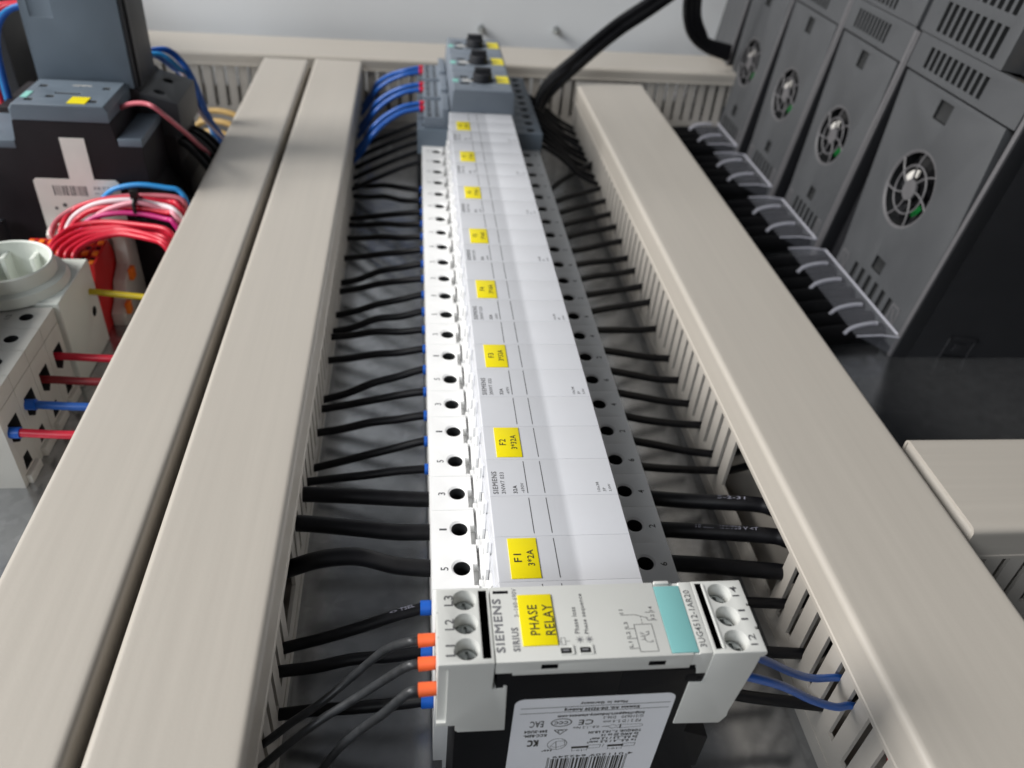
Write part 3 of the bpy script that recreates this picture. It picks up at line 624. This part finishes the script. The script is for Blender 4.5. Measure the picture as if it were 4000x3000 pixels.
# ================================================================== DRIVES
TILT = math.radians(6.6)
def drive(y0, W, label, small=False):
    t = thing('frequency_drive', label, 'motor drive', (246.9, y0, -50), (0, TILT, 0), group='grey frequency drives in a row on the right')
    sy = W/124.0
    dt = math.tan(TILT)
    H = 163
    b_ = MB(); b_.prism([(11, .4), (11, H), (150, H), (150, 150*dt)], 'y', .6, W-.6)
    build('housing', b_, drive_d, t, bevel=.8)
    for q0, q1 in ((.5, 3.6), (W-2.4, W-.5)): build('side_rim', MB().box(-.6, 1.2, q0, q1, 0, H).box(1.2, 11.4, q0+.05, q1-.05, 0, H, 1), [rim_m, drive_d], t, bevel=.3)
    Y = lambda v: v*sy
    # raised trapezoid panel
    pl = MB().prism([(Y(4), 4), (Y(99), 4), (Y(99), 29), (Y(119.5), 141.5), (Y(13), 141.5), (Y(6), 80)], 'x', 1.2, 11.2)
    cut = MB(); fy, fz, fr_ = Y(62.5), 84.5, (23.5 if W > 100 else 20.5)
    if W < 100: fz = 78
    if small: fz = 30; fr_ = 16
    cut.cyl((fy, fz), 'x', fr_, 0, 12, 40, 1)
    cut.box(0, 3.8, Y(60), Y(74), 126, 137, 1); (small or cut.box(0, 3.8, Y(48), Y(60), 31, 40, 1))
    for k in range(0 if small else 6): cut.box(0, 3.6, Y(25+9.5*k), Y(29.5+9.5*k), 13, 26, 1)
    dd = MB()
    for yy in (() if small else (Y(14), Y(86))):
        dd.box(.9, 1.15, yy, yy+8*sy, 12, 13.2, 2); dd.box(.9, 1.15, yy, yy+1.1, 12, 26, 2); dd.box(.9, 1.15, yy, yy+8*sy, 25, 26, 2); dd.box(.9, 1.15, yy+8*sy, yy+8*sy+1.1, 12, 26, 2)
        dd.line((.95, 0, 0), (0, 1, 0), (0, 0, 1), [(yy+2, 15), (yy+6*sy, 23)], 1.3, 2)
    build('front_panel', pl, [drive_m, hole_m, rim_m], t, bevel=.5, cut=cut, decal=dd)
    # vents
    vt = MB().box(-.4, 4.5, Y(5), Y(120), 143, H+1); vc = MB()
    for k in range(10): vc.prism([(Y(42+6.4*k), 147), (Y(45.6+6.4*k), 147), (Y(45.6+6.4*k), 159), (Y(42+6.4*k), 159)], 'x', -2, 3.5, 1)
    build('vent_strip', vt, [drive_m, hole_m], t, bevel=.5, cut=vc)
    vt = MB().box(-1.4, 60, Y(36 if W > 100 else 4), Y(122), H+1.5, 215)
    vc = MB()
    for k in range(9): vc.box(-4, 3.5, Y(46+7.0*k), Y(50+7.0*k), H+4.5, H+21, 1)
    for k in range(9): vc.box(-4, 3.5, Y(46+7.0*k), Y(50+7.0*k), H+27, H+44, 1)
    build('control_module', vt, [drive_m, hole_m], t, bevel=.7, cut=vc)
    if W > 100:
        build('display_panel', MB().box(10, 60, Y(6), Y(34), H+1.5, 205), coal_m, t, bevel=.5)
        build('display_print', MB().box(9.6, 10, Y(20), Y(32), H+10, H+13).box(9.6, 10, Y(18), Y(32), H+3.5, H+6), tan_m, t)
        build('side_emblem', MB().box(32, 52, -.5, 1.2, 2+38*dt*0+4, 6).box(32, 34, -.5, 1.2, 4, 20).box(50, 52, -.5, 1.2, 6, 20).box(32, 52, -.5, 1.2, 18, 20).box(38, 46, -.4, 1.2, 10, 15), drive_d, t, bevel=.4)
    # fan and its grille
    g = MB(); cx = 2.2
    g.ring((cx, fy, fz), 'x', fr_+.6, 1.1, m=0); g.ring((cx, fy, fz), 'x', fr_*.63, .65); g.ring((cx, fy, fz), 'x', fr_*.98, .6)
    g.cyl((fy, fz), 'x', fr_*.27, cx-.7, cx+.7, 24)
    for k in range(7):
        a0 = 2*math.pi*k/7+.3; pts = []
        for q in range(5):
            rr2 = fr_*(.25+.75*q/4); a_ = a0+.35*q/4; pts.append((cx, fy+rr2*math.cos(a_), fz+rr2*math.sin(a_)))
        g.tube(pts, .65, 0, 6, 3)
    build('fan_grille', g, rim_m, t, angle=50)
    f = MB().cyl((fy, fz), 'x', fr_*.42, 6, 12, 24, 0)
    for k in range(7):
        a0 = 2*math.pi*k/7; p = []
        for (rr2, da, xx) in ((.42, 0, 6.5), (.95, .1, 6.5), (.95, .65, 10.5), (.42, .5, 10.5)): p.append((xx, fy+fr_*rr2*math.cos(a0+da), fz+fr_*rr2*math.sin(a0+da)))
        f.add(p, [(0, 1, 2, 3)], 0)
    build('fan', f, black_pl, t, angle=50)
    n_ = MB().ring((5.0, fy, fz), 'x', fr_*.62, 2.0, 8, 6, 0, 3.5, 4.1, .3)
    build('circuit_board', n_, pcb_m, t)
    n_ = MB().ring((3.6, fy, fz), 'x', fr_*.42, 2.4, 8, 6, 0, .3, 1.5, .3)
    build('fan_motor_shine', n_, wt_m, t, angle=50)  # white arc stands in for the shine on the fan motor
    # clear hood over the cable outlets
    hd = MB(); w0, w1 = (2, Y(113)) if W > 100 else (7, Y(100))
    pr = [(-28, 11.9), (-13, 14.2), (1, 14.2)]
    hd.prism(pr+[(1, 13.4), (-13, 13.4), (-28, 11.1)], 'y', w0, w1)
    hd.prism(pr+[(1, 1)], 'y', w0-1.2, w0)
    hd.prism(pr+[(1, 1)], 'y', w1, w1+1.2)
    build('clear_hood', hd, clear_m, t)
    ed = MB()
    ed.tube([(.2, w0, 14.3), (.2, w1, 14.3)], .8, 0, 8, 1)
    for q in (w0-.6, w1+.6): ed.tube([(.5, q, 14.2), (-13, q, 14.2), (-28, q, 11.6)], .6, 0, 8, 1)
    npg = 4 if W > 100 else 2
    for k in range(npg):
        yc = Y([12, 34, 66, 88][k]) if npg == 4 else Y([34, 74][k])
        ed.tube([(-31, yc-2.5, 7.5), (-28, yc-1.5, 11), (-22, yc, 13.3), (-14, yc+1.8, 14.6), (-9, yc+3, 14.6)], 1.25, 0, 8, 4)
    build('hood_edges', ed, clear_e, t, angle=50)
    return t
D1 = drive(196, 124, 'wide dark grey drive with round fan grille, nearest of the row at the right')
Ds = [drive(320, 93, 'dark grey drive second in the row, fan with green board beside the nearest drive')]
for i, yy in enumerate((413.3, 503)):
    Ds.append(dup(Ds[0], (246.9, yy, -50), ['dark grey drive in the middle of the five, third from the near end', 'dark grey drive fourth in the row, just before the farthest one'][i]))
drive(590.5, 93, 'dark grey drive with the low placed fan, farthest of the row by the cabinet wall', small=True) if False else None
D5 = drive(592.6, 88, 'dark grey drive with the low placed fan, farthest of the row by the cabinet wall', small=True)
# cables from the drive outlets into the duct
n_c = 0
for (y0, W, nc, dn) in ((196, 124, 7, 'nearest'), (320, 93, 5, 'second'), (413, 93, 5, 'third'), (503, 93, 5, 'fourth')):
    for k in range(nc):
        y = y0+W*.1+(k+.5)*(W*.84)/nc
        wire('motor_cable', 'thick black cable under the clear hood of the %s drive, %s from its near side' % (dn, ORD[k]),
             [(248, y, -44.4), (242, y, -44.4), (232, y-1, -44.4), (214, y-4, -44.2), (190, y-10, -44), (170, y-14, -44), (157, y-15, -44)], 6.0+R.uniform(-.3,.3), matte_m, 'cable', 'black motor cables under the drives', n=14)

# ================================================================== LEFT SIDE
# residual current breakers
def rcbo(y0, label):
    t = thing('earth_leakage_breaker', label, 'circuit breaker', (-219, y0, -50), group='white two pole breakers at the left edge')
    b_ = MB().box(-85, -.2, .2, 35.8, 0, 49.8, 0).box(-66, -24, .2, 35.8, 49.8, 72, 2)
    cut = MB()
    for y in (9, 27):
        cut.cyl((-9, y), 'z', 3.0, 38, 51, 24, 1)
        cut.prism([(y-5, 24), (y, 20), (y+5, 24), (y+4.5, 33), (y-4.5, 33)], 'x', -9, 1, 1)
        cut.prism([(y-3.5, 6), (y+3.5, 6), (y+2.5, 13), (y-2.5, 13)], 'x', -5, 1, 1)
    cut.box(-90, 1, 17.8, 18.05, 0, 49.9); cut.box(-1, 1, 0, 36, 41.5, 41.9)
    build('body', b_, [ivory_m, hole_m, face_pl], t, bevel=.4, cut=cut, decal=MB().text('N', (-17, 9, 49.85), UP, LT, None, 2.4, 1, center=True).text('1/2', (-17, 27, 49.85), UP, LT, None, 2.4, 1, center=True))
    build('toggle', MB().box(-52, -40, 8, 28, 72, 82), coal_m, t, bevel=.8)
    build('side_latch', MB().box(-.5, 2.2, 3, 15, 0, 5).box(-.5, 2.2, 21, 33, 0, 5), ivory_m, t, bevel=.6)
    return t
rc = rcbo(92, 'white two pole breaker with red and blue wires, at the left edge')
dup(rc, (-219, 128, -50), 'white two pole breaker with two dark red wires, touching the round socket')
for (y, z, m_, fer, lab, nm) in ((92.5+4, -21, red_m, blue_m, 'red wire with blue sleeve entering the nearest pole of the white breakers', 'red_wire'), (111+4, -20.5, bluew_m, blue_m, 'blue wire with blue sleeve entering the second pole of the white breakers', 'blue_wire'),
                            (133+3, -22.5, dred_m, None, 'dark red wire entering the third pole of the white breakers', 'red_wire'), (152+2, -22, red_m, None, 'bright red wire entering the farthest pole of the white breakers, beside the socket', 'red_wire')):
    wire(nm, lab, [(-224, y, z), (-216, y, z), (-200, y-1, z-.3), (-185, y-1, z-1), (-168, y-2, z-2)], 1.9, m_, group='coloured wires from the white breakers into the duct', ferrule=fer, fl=9, fr=1.25)
# socket
so = thing('wall_socket', 'pale round power socket on a square base beside the white breakers', 'socket', (-217, 165, -50), group=None)
b_ = MB().prism([(0, 0), (0, 51), (-62, 51), (-62, 0)], 'y', .3, 44.5)
build('base', b_, [socket_m, hole_m], so, bevel=1.6, cut=MB().cyl((-5.0, 14), 'z', 2.4, 40, 52, 20, 1).cyl((36, 24), 'x', 2.6, -4, 1, 20, 1).cyl((-28, 20), 'z', 19.4, 22, 60, 40, 0), seg=4)
rg = MB(); nn_ = 48; cx, cy = -28, 20
prof = [(26.5, 50.5), (25, 55), (21.5, 56), (21.2, 62.5), (20.6, 63.2), (19.6, 62.6), (19.2, 46)]
vs = []; fs = []
for i in range(nn_):
    t_ = 2*math.pi*i/nn_
    for r_, z_ in prof: vs.append((cx+r_*math.cos(t_), cy+r_*math.sin(t_), z_))
for i in range(nn_):
    for j in range(len(prof)-1): fs.append((i*7+j, ((i+1) % nn_)*7+j, ((i+1) % nn_)*7+j+1, i*7+j+1))
rg.add(vs, fs)
build('collar', rg, socket_m, so, angle=35)
for q in (0, 1):
    xq = cx+(-7, 7)[q]
    build('cup_rib', MB().box(xq-1.2, xq+1.2, cy+11, cy+18.8, 22, 58), socket_m, so, bevel=.5)
build('contact_bridge', MB().box(cx-9, cx+9, cy-4, cy+4, 21.9, 30), socket_m, so, bevel=1.0)
wire('yellow_wire', 'yellow wire leaving the low side of the round socket', [(-219, 201, -14), (-214, 201, -14), (-200, 200, -15), (-185, 199, -16), (-168, 198, -17)], 1.7, yel_m)
# terminal blocks
def term(x, red, label):
    t = thing('terminal_block', label, 'terminal', (x, 217 if red else 248, -50), group='red terminal blocks' if red else 'white terminal blocks')
    M1 = redt_m if red else wt_m
    if red: b_ = MB().prism([(-6, 0), (-6, 8), (0, 20), (0, 33), (4, 41.5), (29, 43), (33, 34), (33, 0)], 'x', .1, 5.0)
    else: b_ = MB().prism([(0, 0), (0, 44), (3, 46), (17, 46), (20.5, 40), (21, 0)], 'x', .1, 5.0)
    cut = MB()
    for y in ((9, 20) if red else (8, 15.5)): cut.cyl((2.5, y), 'z', 1.4, 36, 52, 12, 1)
    build('body', b_, [M1, hole_m], t, bevel=.3, cut=cut)
    bt = MB()
    for y, z in (((14, 42), (25, 42.6), (5.5, 41)) if red else ((12.5, 45.8), (4, 44.8))): bt.box(1.1, 4.0, y-1.8, y+1.8, z-1, z+1.0)
    build('release_button', bt, orb_m, t, bevel=.3)
    return t
tr = term(-224.2, True, 'red terminal block, first of its row counted from the duct')
for i in range(1, 8): dup(tr, (-224.2-5.2*i, 217, -50), 'red terminal block, %s of its row counted from the duct' % ORD[i])
tw = term(-226.5, False, 'white terminal block, first of its row counted from the duct')
for i in range(1, 6): dup(tw, (-226.5-5.2*i, 248, -50), 'white terminal block, %s of its row counted from the duct' % ORD[i])
ec = thing('end_clamp', 'grey stepped end clamp with orange levers beside the red terminal blocks', 'clamp', (-218.8, 217, -50))
build('clamp_body', MB().prism([(6, 0), (6, 8), (14, 12), (20, 22), (31, 27), (33, 43), (46, 45), (48, 30), (48, 0)], 'x', .3, 7.5), ivory_m, ec, bevel=.5)
build('lever', MB().box(7.4, 10, 9, 14, 6, 13), orb_m, ec, bevel=.4); build('lever', MB().box(7.4, 10, 25, 31, 19, 26), orb_m, ec, bevel=.4)
GR = 'coloured wires arching from the terminal blocks into the duct'
ARCS = (
    ('red_wire', 'red wire arching low from the red terminal blocks, nearest to the camera', [(-235.7, 225.5, -4.0), (-234.0, 233.5, -2.0), (-226.3, 239.9, 0.0), (-211.7, 241.2, 2.0), (-197.4, 234.7, 4.0), (-178.1, 220.0, 6.0)], red_m),
    ('red_wire', 'red wire arching from the red terminal blocks, just behind the nearest one', [(-242.5, 226.3, -4.0), (-241.8, 234.5, -1.6), (-235.2, 245.6, 0.8), (-220.5, 247.3, 3.2), (-198.5, 240.4, 5.6), (-176.4, 229.1, 8.0)], red_m),
    ('magenta_wire', 'magenta wire arching between the red and the pale wires', [(-233.7, 249.6, -4.0), (-228.0, 252.0, 2.4), (-216.3, 252.0, 6.1), (-201.3, 252.0, 6.6), (-185.6, 248.0, 5.6), (-177.2, 239.0, 8.0)], mag_m),
    ('pale_pink_wire', 'pale pink wire arching just under the whitish wire', [(-234.2, 255.0, -3.3), (-228.1, 255.0, 1.5), (-216.7, 255.0, 8.1), (-201.1, 255.0, 11.9), (-186.9, 255.0, 7.3), (-175.8, 243.0, 10.0)], pink_m),
    ('white_wire', 'whitish pink wire arching over the terminal blocks through the cable tie', [(-242.1, 251.4, -4.0), (-237.8, 258.0, 2.0), (-224.8, 258.0, 9.2), (-206.8, 258.0, 12.1), (-192.2, 258.0, 9.7), (-175.8, 247.7, 10.0)], wwhite_m),
    ('red_wire', 'crimson wire arching behind the whitish wire, second highest of the bundle', [(-245.0, 251.2, -4.0), (-242.3, 262.0, 1.1), (-228.6, 262.0, 8.4), (-208.0, 262.0, 11.3), (-188.1, 262.0, 9.7), (-174.2, 253.1, 12.0)], red_m),
    ('red_wire', 'rose red wire arching highest over the white terminal blocks', [(-249.5, 249.8, -4.0), (-247.6, 258.5, -0.8), (-237.7, 264.0, 4.3), (-221.5, 264.0, 9.4), (-203.4, 264.0, 12.0), (-173.4, 261.7, 12.0)], rose_m),
    ('red_wire', 'crimson wire running in the middle of the bundle towards the duct', [(-239.1, 248.1, -4.0), (-236.0, 256.0, 0.8), (-223.1, 256.0, 7.4), (-202.1, 256.0, 8.1), (-186.5, 252.9, 7.2), (-175.1, 246.6, 10.0)], red_m),
    ('red_wire', 'red wire running just under the rose red one into the duct', [(-229.2, 254.4, -4.0), (-220.8, 260.0, 7.3), (-212.5, 260.0, 11.0), (-197.4, 260.0, 11.4), (-182.8, 260.0, 8.5), (-174.1, 253.7, 10.0)], red_m),
    ('light_blue_wire', 'single light blue wire arching above the red bundle', [(-223.7, 266.0, 9.0), (-215.9, 266.0, 14.9), (-202.7, 266.0, 17.8), (-187.9, 266.0, 16.4), (-173.7, 266.0, 12.9)], lblue_m),
    ('red_wire', 'red wire from the red terminal blocks, leftmost of the low ones', [(-240.6, 223.3, -4.0), (-239.3, 232.2, -2.0), (-229.7, 243.0, 0.0), (-210.0, 244.0, 2.3), (-194.0, 240.4, 4.0), (-177.4, 229.6, 6.0)], red_m),
    ('red_wire', 'red wire from the red terminal blocks, second of the low ones from the left', [(-236.9, 223.4, -4.0), (-234.8, 230.3, -2.0), (-226.0, 238.8, 0.0), (-209.0, 240.2, 2.0), (-192.1, 232.8, 4.0), (-177.6, 224.2, 6.0)], red_m),
    ('red_wire', 'red wire from the red terminal blocks, third of the low ones from the left', [(-232.9, 222.6, -4.0), (-230.6, 228.7, -2.2), (-223.0, 236.4, -0.4), (-208.8, 239.2, 1.4), (-191.8, 231.1, 3.2), (-178.9, 220.8, 5.0)], red_m),
    ('red_wire', 'red wire from the red terminal blocks, low one closest to the duct', [(-228.8, 221.7, -4.0), (-227.0, 227.8, -2.2), (-220.0, 234.4, -0.4), (-208.2, 237.0, 1.4), (-191.3, 228.9, 3.2), (-178.9, 218.7, 5.0)], red_m),
)
for nm, lab, pts, m_ in ARCS:
    p0 = (pts[0][0]+.5, pts[0][1]-1, -8) if 'light' not in nm else (-229, 264, 2)
    a_, b_ = Vector(pts[-2]), Vector(pts[-1]); q = a_.lerp(b_, (-181.5-a_.x)/(b_.x-a_.x)) if b_.x > -181.5 else b_
    wire(nm, lab, [p0]+pts[:-1]+[tuple(q), (-177.6, q.y-2, q.z-7), (-176.4, q.y-3, -12), (-166, q.y-4, -18)], 1.5, m_, group=GR)
build_tie = build('cable_tie', MB().ring((-203, 257, 9.2), 'x', 5.6, 1.2, 20, 6, 0), tie_m, angle=50); tag(build_tie, 'black cable tie around the pale and red wires beside the duct', 'cable tie')
build('tie_head', MB().box(-205, -201, 254, 258, 14, 19.5), tie_m, build_tie, bevel=.5)

# contactors
ct = thing('contactor', 'dark contactor with slate top, yellow sticker and white T shaped label, nearest of the pair', 'contactor', (-237.5, 270, -50))
b_ = MB().prism([(-52, 0), (-52, 85), (-27, 88), (-25.3, 101), (25.3, 101), (27, 88), (39.5, 88), (39.5, 62), (46, 50), (46, 0)], 'y', .4, 42, 0)
cut = MB()
for x in (-16, 30): cut.box(x-2.5, x+2.5, -1, 3, 44, 50, 1)
build('housing', b_, [brown_m, hole_m], ct, bevel=.6, cut=cut)
b_ = MB().prism([(-25, 101), (-25.3, 107), (-23, 110), (23.5, 110), (25.3, 107), (25, 101)], 'y', 0, 42.3)
cut = MB()
for x, y in ((-17, 8), (-17, 31), (-8, 14), (17, 30), (16, 8)): cut.box(x-1.8, x+1.8, y-1.5, y+1.5, 106, 112, 1)
cut.box(-7, 6, 19, 21, 108, 112, 1)
build('top_cover', b_, [slate_m, hole_m, wt_m], ct, bevel=.7, cut=cut, decal=MB().text('SIEMENS', (3, 33, 110.08), (1, 0, 0), (0, 1, 0), 10, 2.4, 2, center=True))
for q in (MB().box(27, 39.8, .2, 42, 88, 92.5), MB().box(-52, -27, .2, 42, 85, 89.5)): build('terminal_cover', q, slate_m, ct, bevel=.5)
build('name_sticker', MB().box(4, 13.5, 3, 13.5, 109.9, 110.35), yellow_m, ct)
build('colour_mark', MB().box(-22, -18.5, 10, 20, 109.9, 110.3), mint_m, ct)
lp = [(-3.5, 92), (9.5, 92), (9.5, 68), (21, 68), (22.5, 66.5), (22.5, 34), (-23.5, 34), (-23.5, 66.5), (-22, 68), (-3.5, 68)]
d = MB(); x = -14
while x < 4: wd = rb.choice([.4, .6, .9]); d.box(x, x+wd, -.05, .0, 58, 64, 1); x += wd+rb.choice([.4, .5, .8])
d.text('3RT2', (8, -.03, 62), (1, 0, 0), (0, 0, 1), 9, 1.8, 1); d.text('AC-3 400V', (8, -.03, 59), (1, 0, 0), (0, 0, 1), 10, 1.3, 1)
d.cyl((-10, 52), 'y', 1.3, -.05, 0, 14, 1); d.cyl((-15, 50), 'y', 1, -.05, 0, 14, 1); d.box(-4, 8, -.05, 0, 47, 51, 1)
o = build('rating_label', MB().prism(lp, 'y', 0, .5), [wt_m, grey_ink], ct, decal=d)
c2 = thing('starter_module', 'tall slate grey module on a dark contactor base behind the nearer contactor', 'contactor', (-237.5, 314, -50))
build('housing', MB().prism([(-52, 0), (-52, 92), (-27, 92), (-27, 106), (28, 106), (36, 96), (46, 94), (46, 60), (50, 50), (50, 0)], 'y', .5, 48), [brown_m], c2, bevel=.6)
build('terminal_cover', MB().prism([(28, 98), (30, 104), (50, 98), (50, 78), (28, 78)], 'y', .3, 47), [coal_m, hole_m], c2, bevel=.6, cut=MB().cyl((38, 10), 'z', 3, 95, 106, 16, 1).cyl((38, 32), 'z', 3, 95, 106, 16, 1))
build('tall_module', MB().box(-24.5, 27.5, 0, 41, 106, 260), slate_m, c2, bevel=1.0, cut=MB().box(-20, -8, -1, .5, 143, 200).box(-23, -15, -1, 1.5, 190, 196))
build('side_panel', MB().box(27.5, 29.3, .8, 40, 106, 259).box(29.3, 30.6, 4, 8, 106, 258), coal_m, c2, bevel=.4)
wire('pink_wire', 'dull pink wire curving from the nearer contactor down into the duct', [(-214, 293, 51.5), (-206, 289.5, 55.5), (-197, 283, 58.5), (-190, 277, 59), (-185, 281, 52), (-182, 298, 38), (-180, 318, 22), (-178.5, 335, 8), (-177, 340, -6), (-167, 342, -18)], 1.35, rose_m)
GB = 'blue wires hanging right of the tall module'
for i in range(7):
    u, v_ = R.uniform(-3.5, 3.5), R.uniform(-4, 4); m_ = [bluew_m, bluew_m, lblue_m, bluew_m, wwhite_m, bluew_m, bluew_m][i]
    wire('white_wire' if i == 4 else 'blue_wire', ['dark blue wire looping down right of the tall module, %s strand from the module' % ORD[i], 'pale wire looping down among the blue wires right of the tall module'][i == 4],
         [(-216, 378+v_, 58+u*.6), (-210+u, 379+v_, 57+u), (-203+u, 380+v_, 51+u), (-196+u, 383-v_, 40+v_), (-191+u, 385-v_, 20), (-183+v_, 388, -2), (-170, 390, -25)], 1.2+.15*(i % 3), m_, group=GB)
GK = 'black wires from the contactors into the duct'
for i in range(5):
    y = 318+i*9
    wire('black_wire', 'black wire sloping from the dark contactor bases into the duct, %s from the camera' % ORD[i], [(-195, y, 24-i*1.5), (-188, y, 22-i), (-178, y-1, 10), (-168, y-3, -6), (-158, y-4, -16)], 1.9, cable_m, group=GK)
for i in range(3):
    y = 288+i*8
    wire('black_wire', 'black wire low beside the nearer contactor, %s from the camera' % ORD[i], [(-194, y, -6), (-186, y-1, -9), (-176, y-3, -16), (-160, y-5, -26)], 1.9, cable_m, group=GK)
GT = 'tan wires behind the contactors'
for i in range(4):
    y = 420+i*22
    wire('tan_wire', 'tan wire lying low between the contactors and the far duct, %s from the camera' % ORD[i], [(-235+i*4, y+6, -30), (-215, y+8, -22+i), (-195, y+2, -18), (-176, y-4, -26), (-165, y-6, -30)], 2.3, tan_m, group=GT)
# far left devices and wires
dv = thing('ribbed_module', 'black ribbed module at the left edge behind the round socket', 'module', (-285, 215, -50))
b_ = MB().box(-45, 6, 0, 48, 0, 46)
for k in range(9): b_.box(-45, 6.8, 2+5*k, 4.4+5*k, 46, 47.5)
build('module_body', b_, mat('dark_blue_black', (.012, .015, .02), .5), dv, bevel=.4)
dv = thing('dark_device', 'black device behind the rising red and blue wires in the far left corner', 'device', (-370, 470, -50))
build('device_body', MB().box(-60, 25, 0, 80, 0, 150), coal_m, dv, bevel=1)
for i, (m_, x, lab) in enumerate(((red_m, -297, 'crimson wire rising beside the tall module, outermost at the left edge'), (red_m, -293, 'crimson wire rising beside the tall module, between the crimson and blue ones'), (lblue_m, -289.5, 'blue wire rising beside the tall module, closest to it'), (bluew_m, -288.5, 'dark blue wire rising just behind the light blue one'))):
    wire(['red_wire', 'red_wire', 'blue_wire', 'blue_wire'][i], lab, [(x-2, 340, -10), (x-1, 332, 25), (x, 330, 50), (x+2, 329, 70), (x+7, 328, 84), (x+16, 328, 93), (x+30, 330, 96)], 1.9, m_, group='wires rising at the left edge')
wire('red_wire', 'crimson wire running low into the left side of the nearer contactor', [(-305, 262, 20), (-295, 268, 30), (-287, 275, 38), (-280, 282, 41)], 1.8, rose_m)
